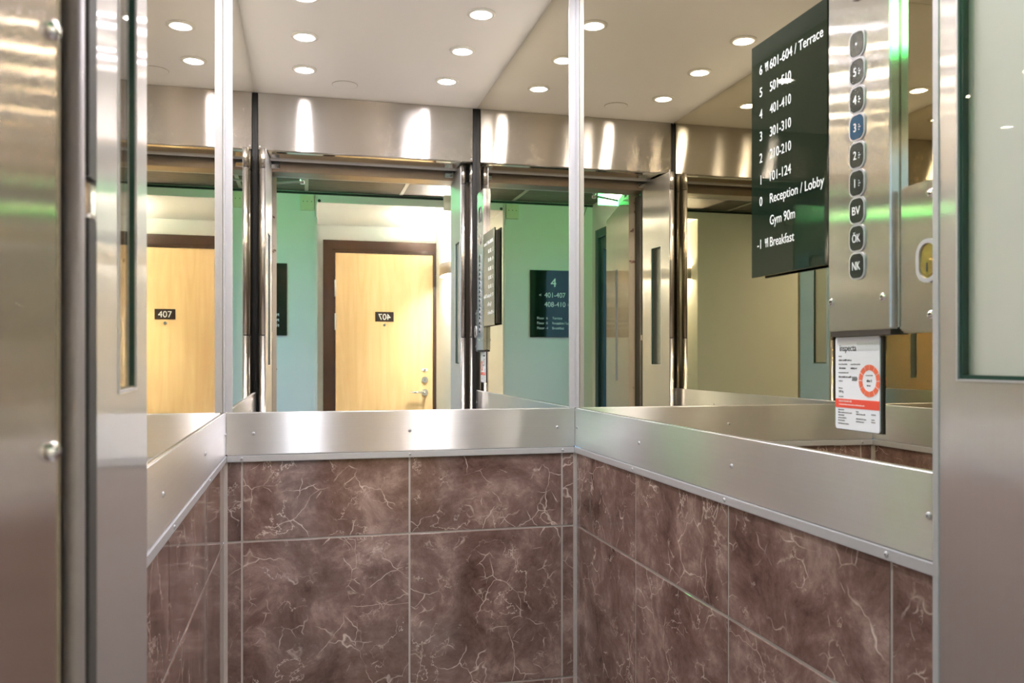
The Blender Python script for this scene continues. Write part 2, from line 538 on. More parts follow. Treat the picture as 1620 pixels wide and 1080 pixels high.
def tile_wall(name, joints, span, to3d):
    """one wall: backing slab plus bevelled tiles, joints left open over a pale profile"""
    bm = new_bm()
    g = 0.0025
    edges = [span[0]] + joints + [span[1]]
    zs = [0.0, ZJ2, ZJ1, ZTB]
    def add(u0, u1, t0, t1, z0, z1, mi, bev=0):
        b2 = new_bm()
        a, c = to3d(u0, t0), to3d(u1, t1)
        box(b2, min(a[0], c[0]), max(a[0], c[0]), min(a[1], c[1]), max(a[1], c[1]), z0, z1)
        if bev: bmesh.ops.bevel(b2, geom=b2.edges[:], offset=bev, segments=1, affect='EDGES')
        for f in b2.faces: f.material_index = mi
        me = bpy.data.meshes.new('tmp'); b2.to_mesh(me); b2.free()
        bm.from_mesh(me); bpy.data.meshes.remove(me)
    add(span[0], span[1], 0.0008, 0.012, 0.0, ZTB, 1)
    add(span[0], span[1], 0.012, 0.03, 0.0, ZC, 2)
    for i in range(len(edges) - 1):
        for k in range(3):
            u0 = edges[i] + (g if i > 0 else 0); u1 = edges[i + 1] - (g if i < len(edges) - 2 else 0)
            z0 = zs[k] + (g if k > 0 else 0); z1 = zs[k + 1] - (g if k < 2 else 0)
            add(u0, u1, -0.0005, 0.008, z0, z1, 0, 0.0008)
    return struct(name, bm, ['marble', 'grout', 'darkgap'])

tile_wall('wall_back', [0.0415, 0.4415, 0.8404], (0.0, W), lambda u, t: (u, D + t))
tile_wall('wall_right', [D - 1.2164, D - 0.812, D - 0.4052], (0.0, D), lambda u, t: (W + t, u))
tile_wall('wall_left', [D - 1.236, D - 0.833, D - 0.370], (0.0, D), lambda u, t: (-t, u))

# metal angles in the tile corners
for nm, x, sx in (('trim_1', 0.0, 1), ('trim_2', W, -1)):
    bm = new_bm()
    box(bm, min(x, x + sx * 0.009), max(x, x + sx * 0.009), D - 0.0025, D - 0.0006, 0.0, ZTB)
    box(bm, min(x + sx * 0.0006, x + sx * 0.0025), max(x + sx * 0.0006, x + sx * 0.0025), D - 0.009, D - 0.0006, 0.0, ZTB)
    struct(nm, bm, 'grout')

# ------------------------------------------------------------------ mirrors
solo('mirror', bbox(0.0, W, D, D + 0.006, ZRT - 0.01, ZC), 'mirror_back', 'large silver mirror covering the cabin wall that shows the wooden door 407', 'mirror')
solo('mirror', bbox(-0.006, 0.0, 0.0, D, ZRT - 0.01, ZC), 'mirror_side', 'tinted mirror beside the folding door leaf with the narrow window slit', 'mirror')
solo('mirror', bbox(W, W + 0.006, 0.196, D, ZRT - 0.01, ZC), 'mirror_side', 'tinted mirror on the wall behind the black glass floor directory', 'mirror')
o = solo('mirror', bbox(-0.0, 0.006, -0.196, 0.0, ZRT - 0.01, ZC), 'mirror_side', 'narrow tinted mirror strip behind the button panel and inspection card', 'mirror')
o.location = (W, 0.196, 0); o.rotation_euler = (0, 0, R(-0.35))

# aluminium corner strips on the mirrors
for lab, cx_, sx in (('aluminium corner strip between the two mirrors nearest the slit window leaf', 0.0, 1), ('aluminium corner strip between the mirrors nearest the black directory', W, -1)):
    t = thing('corner_strip', lab, 'metal strip', (cx_, D, ZRT))
    link('flange', bbox(cx_ + sx * 0.0008, cx_ + sx * 0.020, D - 0.004, D - 0.0002, ZRT, ZC - 0.001, 0.0008, 1), 'alu', t)
    link('flange', bbox(cx_ + sx * 0.0002, cx_ + sx * 0.004, D - 0.0262, D - 0.0046, ZRT, ZC - 0.001, 0.0008, 1), 'alu', t)

# ------------------------------------------------------------------ steel rail bands and aluminium trims
def rail(lab, x0, x1, y0, y1, screws, n):
    t = thing('rail_band', lab, 'steel rail', (x0, y0, ZRB))
    bm = bbox(x0, x1, y0, y1, ZRB, ZRT, 0.0022, 3)
    link('band', bm, 'rail', t)
    for p in screws: screw(t, p, n)
    return t
def trim(lab, x0, x1, y0, y1, screws, n):
    t = thing('trim_strip', lab, 'metal strip', (x0, y0, ZTB))
    link('strip', bbox(x0, x1, y0, y1, ZTB, ZRB - 0.0006, 0.0012, 2), 'alu', t)
    for p in screws: screw(t, p, n, 0.0036)
    return t
PR, PT = 0.005, 0.007
rail('brushed steel rail band under the mirror that shows door 407', 0.0055, W - 0.0055, D - PR, D - 0.0004, [(0.068, D - PR, 1.012), (0.4415, D - PR, 1.012), (0.826, D - PR, 1.012)], (0, -1, 0))
trim('white aluminium strip with three screws along the far tiled wall', 0.0075, W - 0.0075, D - PT, D - 0.0006, [(0.0415, D - PT, 0.9527), (0.4415, D - PT, 0.9527), (0.8404, D - PT, 0.9527)], (0, -1, 0))
rail('brushed steel rail band running below the black floor directory', W - PR, W - 0.0004, 0.002, D - 0.0005, [(W - PR, D - 0.022, 1.012), (W - PR, 0.865, 1.012), (W - PR, 0.469, 1.012), (W - PR, 0.017, 1.012)], (-1, 0, 0))
trim('white aluminium strip with screws under the rail below the directory', W - PT, W - 0.0006, 0.002, D - 0.0005, [(W - PT, D - 0.4052, 0.9527), (W - PT, D - 0.812, 0.9527), (W - PT, D - 1.2164, 0.9527)], (-1, 0, 0))
rail('brushed steel rail band beside the slit window leaf', 0.0004, PR, 0.002, D - 0.0005, [(PR, 0.385, 1.012), (PR, 0.87, 1.012), (PR, D - 0.022, 1.012)], (1, 0, 0))
trim('white aluminium strip with screws below the rail beside the slit window leaf', 0.0006, PT, 0.002, D - 0.0005, [(PT, D - 0.370, 0.9527), (PT, D - 0.833, 0.9527)], (1, 0, 0))

# ------------------------------------------------------------------ ceiling downlights
def downlight(x, y, lab):
    t = thing('ceiling_downlight', lab, 'ceiling light', (x, y, ZC), 0, 'downlights in the white cabin ceiling')
    link('trim_ring', annulus(new_bm(), (x, y, ZC), '-z', 0.0255, 0.043, 0.005), 'palewhite', t)
    bm = new_bm()
    for sx in (-1, 1):
        cyl(bm, (x + sx * 0.009, y, ZC - 0.0035), 'z', 0.0145, 0.003, 20)
    cyl(bm, (x, y, ZC - 0.0022), 'z', 0.0245, 0.002, 28)
    link('lamp_lens', bm, 'lens', t)
    ld = bpy.data.lights.new('downlight_beam', 'AREA')
    ld.shape = 'DISK'; ld.size = 0.046; ld.energy = BEAM; ld.spread = R(180)
    ld.color = (0.985, 0.945, 1.0)
    lo = bpy.data.objects.new('downlight_beam', ld); COL.objects.link(lo)
    lo.parent = t; lo.location = (0, 0, -0.0042)
for i, y in enumerate((0.31, 0.625, 0.935)):
    pos = ('nearest the steel header', 'in the middle of its row', 'nearest the back mirror')[i]
    downlight(0.187, y, 'lit ceiling downlight in the row away from the directory, ' + pos)
    downlight(0.702, y, 'lit ceiling downlight in the row over the directory, ' + pos)
t = thing('ceiling_disc', 'flush round white cover in the cabin ceiling near the steel header', 'ceiling cover', (0.335, 0.172, ZC))
link('disc', cyl(new_bm(), (0.335, 0.172, ZC - 0.0025), 'z', 0.046, 0.0024, 40), 'ceil', t)
link('rim', annulus(new_bm(), (0.335, 0.172, ZC), '-z', 0.0463, 0.0480, 0.0022), 'grid', t)

# ================================================================== CABIN FRONT
t = thing('header_panel', 'brushed steel header panel above the lift doorway, streaked by lamp glow', 'header panel', (0.44, -0.01, ZH))
link('face_panel', bbox(0.011, 0.863, -0.02, 0.0, ZH, ZC - 0.0005, 0.0015, 1), 'steel_h', t)
link('soffit', bbox(0.006, 0.874, -0.150, -0.0205, ZH - 0.0, ZH + 0.012, 0.001, 1), 'polish', t)
link('lip', bbox(0.03, 0.85, -0.156, -0.1505, ZH - 0.006, ZH + 0.012), 'alu', t)
for x in (0.018, 0.856):
    screw(t, (x, 0.0, ZH + 0.012), (0, 1, 0), 0.003)
# black gaps at the two front corners
for nm, x0, x1 in (('trim_3', 0.0, 0.0108), ('trim_4', 0.8635, W)):
    struct(nm, bbox(x0, x1, -0.02, -0.006, 0.0, ZC), 'black')
# dark side fills between cabin and landing, added to stop light leaking in
struct('doorway_fill_left', bbox(-0.06, -0.0135, -0.19, -0.0005, 0.0, ZC), 'darkgap')
struct('doorway_fill_right', bbox(W + 0.0135, W + 0.06, -0.19, -0.0005, 0.0, ZC), 'darkgap')
struct('trim_5', bbox(-0.06, W + 0.06, -0.19, -0.0205, ZH + 0.0125, ZC + 0.04), 'darkgap')
struct('floor_threshold', bbox(-0.03, W + 0.03, -0.345, -0.0205, -0.04, 0.001), 'alu')
# hinge posts at the front corners
def hinge_post(x, y, r, lab):
    t = thing('hinge_post', lab, 'hinge post', (x, y, 0.0))
    zs = [0.004, 1.283, 1.925, ZH - 0.0015]
    for a, b in zip(zs[:-1], zs[1:]):
        link('post_sleeve', cyl(new_bm(), (x, y, a), 'z', r, b - a - 0.004, 24), 'tube', t)
        if b < 2: link('seam_ring', cyl(new_bm(), (x, y, b - 0.0038), 'z', r * 0.9, 0.0036, 24), 'ink', t)
hinge_post(0.864, -0.031, 0.009, 'round steel hinge post at the front corner beside the button panel')
hinge_post(0.0215, -0.001, 0.0085, 'slim round steel hinge post at the front corner beside the slit window leaf')

# ------------------------------------------------------------------ folding door leaves
def leaf(parent_lab, base, rz, y0, y1, tube_at, slot, zslot, thick, side, second):
    """local: face in plane x=0, body towards -side; y along the leaf"""
    t = thing('folding_door', parent_lab, 'folding door', (base[0], base[1], 0.0), rz)
    z0, z1 = 0.012, ZH - 0.006
    a, b = (0.0, -side * thick)
    xa, xb = min(a, b), max(a, b)
    s0, s1 = slot; q0, q1 = zslot
    bm = new_bm()
    box(bm, xa, xb, y0, s0, z0, z1); box(bm, xa, xb, s1, y1, z0, z1)
    box(bm, xa, xb, s0, s1, z0, q0); box(bm, xa, xb, s0, s1, q1, z1)
    bmesh.ops.remove_doubles(bm, verts=bm.verts[:], dist=1e-5)
    link('panel', bm, 'steel_leaf', t, True)
    if side < 0:
        link('edge_strip', bbox(-0.0012, 0.0006, y1 - 0.0085, y1 + 0.0004, z0, z1, 0.0005, 2), 'alu', t, True)
    # window reveal, glass and its dark edge seal
    bm = new_bm(); e = 0.0022
    pr = 0.0012 * side
    x2a, x2b = min(pr, b), max(pr, b)
    box(bm, x2a, x2b, s0, s0 + e, q0, q1); box(bm, x2a, x2b, s1 - e, s1, q0, q1)
    box(bm, x2a, x2b, s0 + e, s1 - e, q0, q0 + e); box(bm, x2a, x2b, s0 + e, s1 - e, q1 - e, q1)
    link('window_rim', bm, 'alu', t, True)
    xm = (xa + xb) / 2
    bm = new_bm(); k = 0.004 if side < 0 else 0.0015
    box(bm, xm - 0.0035, xm + 0.0035, s0 + e, s0 + e + k, q0 + e, q1 - e); box(bm, xm - 0.0035, xm + 0.0035, s1 - e - k, s1 - e, q0 + e, q1 - e)
    box(bm, xm - 0.0035, xm + 0.0035, s0 + e + k, s1 - e - k, q0 + e, q0 + e + k); box(bm, xm - 0.0035, xm + 0.0035, s0 + e + k, s1 - e - k, q1 - e - k, q1 - e)
    link('glazing_seal', bm, 'glassedge', t, True)
    link('window_pane', bbox(xm - 0.0015, xm + 0.0015, s0 + e + k, s1 - e - k, q0 + e + k, q1 - e - k), 'glass', t, True)
    zs = [0.006, 1.283, 1.925, ZH - 0.002]
    for u, v in zip(zs[:-1], zs[1:]):
        link('edge_tube', cyl(new_bm(), (-side * 0.0112, tube_at, u), 'z', 0.0112, v - u - 0.004, 24), 'tube', t, True)
        if v < 2: link('seam_ring', cyl(new_bm(), (-side * 0.0112, tube_at, v - 0.0038), 'z', 0.0098, 0.0036, 24), 'ink', t, True)
    if second:
        x0_, x1_, ya, yb = second
        link('folded_panel', bbox(x0_, x1_, ya, yb, z0, z1, 0.001, 1), 'palewhite' if side < 0 else 'steel_v', t, True)
    return t
rzL = math.atan2(0.0565 - 0.042, 0.267)       # leaf leans a little
leaf('folded steel lift door leaf with a narrow upright window slit, showing door 407 behind it', (0.0451, 0.0), rzL, -0.211, 0.050, 0.048, (-0.1235, -0.0265), (1.164, 1.69), 0.008, 1, (-0.026, -0.018, -0.205, -0.02))
leaf('folded steel lift door leaf with the wide glazed slot beside the key switch', (0.8216, 0.0), 0.0, -0.300, -0.0525, -0.0575, (-0.190, -0.0845), (1.168, 1.69), 0.010, -1, (0.0104, 0.016, -0.295, -0.072))

# ------------------------------------------------------------------ landing door frame
t = thing('door_post', 'stepped dark steel door post between the swing door and the slit window leaf', 'door post', (0.0, -0.30, 0.0))
link('post_body', bbox(-0.08, 0.046, -0.330, -0.254, 0.0, 1.96, 0.002, 1), 'darkgap', t)
link('post_bead', cyl(new_bm(), (0.0500, -0.2395, 0.0), 'z', 0.0065, 1.96, 24), 'beadsteel', t)
pl_ = bbox(-0.08, 0.0575, -0.2325, -0.2135, 0.0, 1.277)
box(pl_, -0.08, 0.0500, -0.2325, -0.2135, 1.277, 1.302); box(pl_, -0.08, 0.0575, -0.2325, -0.2135, 1.302, 1.96)
link('post_lining', pl_, 'darksteel', t)
link('notch_plate', bbox(0.0501, 0.0570, -0.2290, -0.2136, 1.278, 1.301, 0.002, 2), 'polish', t)  # bright plate added in the notch, standing in for the leaf behind
t = thing('door_post', 'chipped beige door post behind the wide glazed door leaf, opposite the swing door', 'door post', (0.88, -0.30, 0.0))
link('post_body', bbox(0.836, 0.96, -0.345, -0.302, 0.0, 1.96, 0.002, 1), 'rusty', t)
link('post_lining', bbox(0.856, 0.96, -0.3015, -0.192, 0.0, 1.96, 0.001, 1), 'brownsteel', t)
link('lock_keeper', bbox(0.795, 0.8355, -0.345, -0.325, 1.86, 1.925, 0.002, 1), 'boxplastic', t)
t = thing('door_lintel', 'brown tinted steel lintel across the top of the landing doorway', 'door lintel', (0.44, -0.25, 1.966))
link('lintel_body', bbox(-0.08, 0.96, -0.300, -0.205, 1.966, 2.14, 0.002, 1), 'brownsteel', t)
link('lintel_edge', bbox(0.05, 0.835, -0.318, -0.3005, 1.966, 2.03, 0.001, 1), 'alu', t)
for x0, x1 in ((0.052, 0.088), (0.775, 0.812)):
    link('stop_block', bbox(x0, x1, -0.2045, -0.185, 1.975, 2.0, 0.002, 1), 'polish', t)

# ------------------------------------------------------------------ landing swing door (stands open beside the camera)
A = R(12.9)
t = thing('swing_door', 'open steel landing door with dome bolts standing at the very edge of the view', 'door', (0.07, -0.347, 0.0), -A)
# local: x=0 inner face, body to -x, door runs towards -y
LD = 0.82
q0, q1, zs0, zs1 = -0.44, -0.365, 1.08, 1.66
bm = new_bm()
box(bm, -0.052, 0, -LD, q0, 0.012, 1.983); box(bm, -0.052, 0, q1, -0.0012, 0.012, 1.983)
box(bm, -0.052, 0, q0, q1, 0.012, zs0); box(bm, -0.052, 0, q0, q1, zs1, 1.983)
bmesh.ops.remove_doubles(bm, verts=bm.verts[:], dist=1e-5)
link('panel', bm, 'steel_door', t, True)
link('hinge_edge', bbox(-0.053, 0.0005, -0.0010, 0.0, 0.012, 1.983), 'rusty', t, True)
bm = new_bm(); e = 0.003
box(bm, -0.053, 0.001, q0, q0 + e, zs0, zs1); box(bm, -0.053, 0.001, q1 - e, q1, zs0, zs1)
box(bm, -0.053, 0.001, q0 + e, q1 - e, zs0, zs0 + e); box(bm, -0.053, 0.001, q0 + e, q1 - e, zs1 - e, zs1)
link('window_rim', bm, 'alu', t, True)
link('window_pane', bbox(-0.030, -0.025, q0 + e, q1 - e, zs0 + e, zs1 - e), 'glass', t, True)
for z in (1.346, 1.146):
    link('dome_bolt', cyl(new_bm(), (0.0005, -0.0075, z), 'x', 0.0048, 0.0008, 20, dome=0.0028), 'chrome', t, True)
link('closer_body', bbox(-0.050, -0.008, -0.40, -0.18, 1.984, 2.03, 0.004, 2), 'alu', t, True)
arm = link('closer_arm', tube(new_bm(), [(-0.03, -0.30, 2.036), (-0.03, -0.30, 2.005)], 0.008), 'alu', t, True)
link('fore_arm', tube(new_bm(), [(0.012, -0.285, 2.0), (0.145, -0.166, 2.0)], 0.0055), 'alu', arm, True)
link('elbow', cyl(new_bm(), (0.148, -0.163, 1.988), 'z', 0.010, 0.028, 16), 'chrome', arm, True)
link('upper_arm', tube(new_bm(), [(0.148, -0.163, 2.01), (0.195, -0.03, 2.022)], 0.0065), 'alu', arm, True)

# ================================================================== RIGHT WALL FITTINGS
XF = 0.866
# --- button column
t = thing('button_panel', 'tall brushed steel lift button panel with nine dark keys', 'control panel', (XF, 0.13, 1.23))
y0, y1, zb, zt = 0.0700, 0.1925, 1.2265, 1.859
bm = bbox(XF, W - 0.0008, y0, y1, zb, zt, 0.002, 2)
link('faceplate', bm, 'steel_v', t)
link('shadow_gap_lip', bbox(XF + 0.001, W - 0.0008, y0 + 0.001, y1 - 0.004, zb - 0.007, zb - 0.0003), 'darkgap', t)  # dark lip drawn for the shadow gap under the faceplate
def button(z, txt, mt):
    yc = 0.1308
    bm = new_bm()
    ring_outline(bm, rrect_outline(0.0285, 0.0325, 0.0085, bulge=0.0012), rrect_outline(0.0245, 0.0285, 0.0070, bulge=0.0012), lambda u, v, k: (XF - 0.0016 * k, yc - u, z + v))
    b = link('button', extrude_outline(new_bm(), rrect_outline(0.0243, 0.0283, 0.0068, bulge=0.0012), lambda u, v, k: (XF - 0.0022 * k, yc - u, z + v)), mt, t)
    link('button_ring', bm, 'alu', b)
    if txt:
        n = len(txt)
        wd = {1: None, 2: 0.0155}[n]
        link('lettering', text_bm(txt, 0.0105, wd, (XF - 0.0022, yc + (0.0027 if n == 1 else 0.0), z - 0.0052), '-x', 'CENTER', 0.0004), 'white', b)
        if n == 1:
            bm = new_bm()
            for dy, dz in ((0.0055, 0.002), (0.0055, -0.001), (0.0075, -0.001), (0.0055, -0.004)):
                cyl(bm, (XF - 0.0026, yc - dy, z + dz), 'x', 0.0008, 0.0006, 8)
            link('raised_dots', bm, 'bead', b)
    else:
        link('indicator_dot', cyl(new_bm(), (XF - 0.0026, yc, z), 'x', 0.0016, 0.0006, 12), 'bead', b)
for z, s in ((1.5888, ''), (1.5540, '5'), (1.5185, '4'), (1.4835, '3'), (1.4480, '2'), (1.4128, '1'), (1.3780, 'BV'), (1.3430, 'ÖK'), (1.3080, 'NK')):
    button(z, s, 'button_blue' if s == '3' else 'button')
for y, z in ((0.1855, 1.2655), (0.0835, 1.2655), (0.1855, 1.835), (0.0835, 1.835)):
    screw(t, (XF, y, z), (-1, 0, 0), 0.0050)
bm = new_bm()
ring_outline(bm, rrect_outline(0.030, 0.044, 0.0149), rrect_outline(0.022, 0.036, 0.0109), lambda u, v, k: (XF - 0.004 * k, 0.132 - u, 1.6665 + v))
ks = link('key_switch', bm, 'chrome', t)
link('switch_core', cyl(new_bm(), (XF - 0.002, 0.132, 1.66), 'x', 0.009, 0.0018, 20), 'brass', ks)
link('floor_display', bbox(XF - 0.0015, XF + 0.001, 0.108, 0.156, 1.735, 1.795, 0.0005, 1), 'blackglass', t)

# --- key switch plate
XK = 0.8735
t = thing('key_switch_plate', 'small steel key switch plate with brass lock between button panel and door leaf', 'key switch', (XK, 0.03, 1.22))
link('plate', bbox(XK, W - 0.0008, -0.0045, 0.0635, 1.2205, 1.394, 0.0030, 4), 'steel_v', t)
bm = new_bm()
ring_outline(bm, rrect_outline(0.036, 0.050, 0.0179), rrect_outline(0.026, 0.040, 0.0129), lambda u, v, k: (XK - 0.004 * k, 0.0135 - u, 1.3015 + v))
link('lock_ring', bm, 'alu', t)
lk = link('lock_face', extrude_outline(new_bm(), rrect_outline(0.0258, 0.0398, 0.0128), lambda u, v, k: (XK - 0.002 * k, 0.0135 - u, 1.3015 + v)), 'brass', t)
link('cylinder', cyl(new_bm(), (XK - 0.0042, 0.0135, 1.2945), 'x', 0.0095, 0.0022, 24), 'brass', lk)
link('keyhole', bbox(XK - 0.0046, XK - 0.0041, 0.0125, 0.0145, 1.289, 1.299), 'ink', lk)
for z in (1.3775, 1.2405):
    screw(t, (XK, 0.0120, z), (-1, 0, 0), 0.0050)

# --- floor directory sign
t = thing('floor_directory', 'black glass floor directory with white room numbers fixed beside the lift buttons', 'sign', (XF, 0.29, 1.317))
link('glass_plate', bbox(XF, XF + 0.005, 0.194, 0.390, 1.317, 1.676, 0.0006, 1), 'blackglass', t)
link('backing', bbox(XF + 0.0052, W - 0.0008, 0.2, 0.382, 1.325, 1.668), 'darkgap', t)
rows = [('6', '601-604 / Terrace', 0.133), ('5', '501-510', 0.0560), ('4', '401-410', 0.0560), ('3', '301-310', 0.0560), ('2', '210-210', 0.0560), ('1', '101-124', 0.0560), ('0', 'Reception / Lobby', 0.135), ('', 'Gym 90m', 0.066), ('-1', 'Breakfast', 0.064)]
zz = [1.6335, 1.5995, 1.5660, 1.5320, 1.4985, 1.4650, 1.4320, 1.3990, 1.3665]
H = 0.0142
for (a, b_, wd), z in zip(rows, zz):
    if a:
        link('lettering', text_bm(a, H, None, (XF, 0.3620, z - H / 2), '-x', 'RIGHT' if a == '-1' else 'CENTER', 0.0003), 'white', t)
    link('lettering', text_bm(b_, H, wd, (XF, 0.3365, z - H / 2), '-x', 'LEFT', 0.0003), 'white', t)
for z in (zz[0], zz[8]):          # small fork and knife marks
    bm = new_bm()
    for dy, w_, h0, h1 in ((0.0, 0.0010, 0.0005, 0.0062), (0.0022, 0.0012, -0.007, 0.0062), (0.0046, 0.0010, 0.0005, 0.0062), (0.0068, 0.0016, -0.007, 0.0068)):
        box(bm, XF - 0.0003, XF, 0.3500 - dy - w_, 0.3500 - dy, z + h0, z + h1)
    box(bm, XF - 0.0003, XF, 0.3444, 0.3500, z - 0.0006, z + 0.0006)
    link('cutlery_mark', bm, 'white', t)

# --- inspection card
XI = 0.8770
t = thing('inspection_card', 'white inspection card with an orange ring and red band under the button panel', 'notice', (XI, 0.145, 1.098))
yl, yr, zb, zt = 0.1895, 0.1010, 1.098, 1.2185
def card(u, v, k, th=0.0018): return (XI - th * k, (yl + yr) / 2 - u, (zb + zt) / 2 + v)
link('holder', bbox(XI + 0.0003, W - 0.0009, yr - 0.003, yl + 0.001, zb - 0.001, zt), 'darkgap', t)
cd = link('card', extrude_outline(new_bm(), rrect_outline(yl - yr, zt - zb, 0.004), card), 'paper', t)
XP = XI - 0.0018
def patch(name, y_a, y_b, z_a, z_b, mt, d=0.0003):
    return link(name, bbox(XP - d, XP, y_b, y_a, z_a, z_b), mt, t)
patch('red_band', yl - 0.0002, yr + 0.0002, 1.1262, 1.1378, 'red')
patch('grey_band', yl - 0.045, yr + 0.001, 1.2010, 1.2120, 'paperband')
link('lettering', text_bm('inspecta', 0.0085, 0.034, (XP, yl - 0.0095, 1.2005), '-x'), 'ink', t)
def small_print(y, z, h, width, mt='ink', d=0.0002, parent=None):
    """print too small to read: a row of short letter-high strokes broken into words"""
    bm = new_bm(); u = 0.0
    while u < width:
        for _ in range(random.randint(3, 8)):
            if u >= width: break
            wd = h * random.uniform(0.28, 0.5); hh = h * random.choice((0.7, 0.7, 0.75, 1.0))
            box(bm, XP - d, XP, yl - y - u - wd, yl - y - u, z, z + hh); u += wd + h * 0.14
        u += h * 0.4
    return link('small_print', bm, mt, t)
for y, z, w_, h in ((0.007, 1.1930, 0.006, 0.0014), (0.007, 1.1875, 0.026, 0.0022), (0.007, 1.1825, 0.018, 0.0014), (0.032, 1.1825, 0.019, 0.0014),
                    (0.008, 1.1770, 0.013, 0.0024), (0.032, 1.1770, 0.012, 0.0024), (0.007, 1.1715, 0.021, 0.0014), (0.007, 1.1655, 0.025, 0.0024),
                    (0.007, 1.1605, 0.008, 0.0014), (0.007, 1.1510, 0.008, 0.0014), (0.007, 1.1400, 0.010, 0.0014)):
    small_print(y, z, h, w_)
link('lettering', text_bm('500 kg', 0.0030, 0.010, (XP, yl - 0.007, 1.1460), '-x', 'LEFT', 0.0002), 'ink', t)
link('lettering', text_bm('Inspecta Sweden AB', 0.0026, 0.026, (XP - 0.0003, yl - 0.008, 1.1338), '-x', 'LEFT', 0.0002), 'white', t)
small_print(0.008, 1.1298, 0.0014, 0.052, 'white', 0.0005)
for y, z, w_ in ((0.006, 1.1225, 0.012), (0.006, 1.1190, 0.028), (0.006, 1.1155, 0.012), (0.006, 1.1120, 0.018), (0.006, 1.1085, 0.014), (0.006, 1.1045, 0.022),
                 (0.043, 1.1215, 0.005), (0.043, 1.1185, 0.018), (0.043, 1.1125, 0.020), (0.043, 1.1090, 0.015), (0.073, 1.1195, 0.008), (0.073, 1.1130, 0.006), (0.073, 1.1100, 0.007)):
    small_print(y, z, 0.0015, w_)
# ring of month segments
yc, zc_ = 0.1205, 1.1625
for k in range(12):
    bm = new_bm()
    a0, a1 = R(30 * k + 1.5), R(30 * k + 28.5)
    pts = [(0.0205 * math.cos(a0 + (a1 - a0) * i / 6), 0.0205 * math.sin(a0 + (a1 - a0) * i / 6)) for i in range(7)]
    pts += [(0.0135 * math.cos(a1 + (a0 - a1) * i / 6), 0.0135 * math.sin(a1 + (a0 - a1) * i / 6)) for i in range(7)]
    extrude_outline(bm, pts, lambda u, v, q: (XP - 0.0003 * q, yc - u, zc_ + v))
    link('ring_segment', bm, 'orange', t)
small_print(yl - yc - 0.0050, zc_ - 0.0015, 0.0034, 0.0085)
small_print(yl - yc - 0.0070, zc_ + 0.0062, 0.0015, 0.013)
small_print(yl - yc - 0.0045, zc_ - 0.0070, 0.0018, 0.007)
bm = new_bm()
for k in range(4):
    o_ = 0.0345 + 0.0027 * k
    extrude_outline(bm, [(0, 0.0028), (0.0014, 0.0028), (0.0030, 0), (0.0014, -0.0028), (0, -0.0028), (0.0014, 0)], lambda u, v, q: (XP - 0.0003 * q, yl - o_ - u, zc_ + 0.002 + v))
link('arrow_mark', bm, 'ink', t)

# ================================================================== THE LANDING (seen in the mirrors)
struct('floor_corridor', bbox(XL - 0.1, 4.2, YD - 0.3, -0.3455, -0.04, 0.0), 'floor_hall')
struct('ceiling_corridor', bbox(XL - 0.1, 4.2, YG - 0.02, -0.3605, CZL, CZL + 0.05), 'hallceil')
# light metal grid of the corridor ceiling
bm = new_bm()
for x in (-0.2 - 0.2, 0.2, 0.8, 1.4, 2.0, 2.6, 3.2, 3.8):
    if x > XL: box(bm, x - 0.011, x + 0.011, YG + 0.001, -0.362, CZL - 0.004, CZL - 0.0005)
for y in (-1.68, -1.08, -0.48):
    box(bm, XL + 0.001, 4.19, y - 0.011, y + 0.011, CZL - 0.0035, CZL - 0.0006)
struct('trim_6', bm, 'grid')
struct('trim_7', bbox(XL + 0.001, 4.19, YG + 0.0005, YG + 0.014, CZL - 0.018, CZL - 0.005), 'black')
struct('wall_far_left', bbox(XL - 0.1, XN0, YG - 0.12, YG, 0.0, CZL), 'wall')
struct('wall_far_right', bbox(XN1, 4.2, YG - 0.12, YG, 0.0, CZL), 'wall')
struct('wall_far_lintel', bbox(XN0 + 0.0003, XN1 - 0.0003, YG - 0.12, YG, ZN, CZL), 'wall')
struct('wall_niche_left', bbox(XN0 - 0.1, XN0, YD, YG - 0.1205, 0.0, ZN + 0.05), 'wall')
struct('wall_niche_right', bbox(XN1, XN1 + 0.1, YD, YG - 0.1205, 0.0, ZN + 0.05), 'wall')
struct('ceiling_niche', bbox(XN0 + 0.0005, XN1 - 0.0005, YD + 0.0005, YG - 0.1205, ZN, ZN + 0.05), 'wall')
struct('wall_niche_back', bbox(XN0 - 0.1, XN1 + 0.1, YD - 0.1, YD - 0.0005, 0.0, ZN + 0.05), 'wall')
struct('wall_end', bbox(4.2, 4.3, YG, -0.36, 0.0, CZL), 'wall')
struct('wall_shaft_left', bbox(XL - 0.1, -0.081, -0.46 + 0.115, -0.3455 + 0.115, 0.0, CZL + 0.05), 'wall')
struct('wall_shaft_right', bbox(0.961, 4.3, -0.36, -0.25, 0.0, CZL + 0.05), 'wall')
struct('wall_shaft_top', bbox(-0.0805, 0.9605, -0.36, -0.3005, 2.1405, CZL + 0.05), 'wall')
# corridor left wall with a glazed door
GY0, GY1, GZ = -2.03, -0.62, 2.07
bm = new_bm()
box(bm, XL - 0.1, XL, YG, GY0, 0, CZL); box(bm, XL - 0.1, XL, GY1, -0.346, 0, CZL); box(bm, XL - 0.1, XL, GY0, GY1, GZ, CZL)
struct('wall_left_corridor', bm, 'wall')
t = thing('glazed_door', 'dark teal framed glazed door letting blue daylight into the corridor', 'door', (XL, -1.5, 0.0))
def gbar(nm, a, b, c, d, x0=XL - 0.07, x1=XL + 0.012): return link(nm, bbox(x0, x1, a, b, c, d, 0.003, 1), 'teal', t)
gbar('frame_jamb', GY0 + 0.001, GY0 + 0.055, 0.002, GZ - 0.001); gbar('frame_jamb', GY1 - 0.055, GY1 - 0.001, 0.002, GZ - 0.001)
gbar('frame_head', GY0 + 0.0555, GY1 - 0.0555, GZ - 0.06, GZ - 0.001)
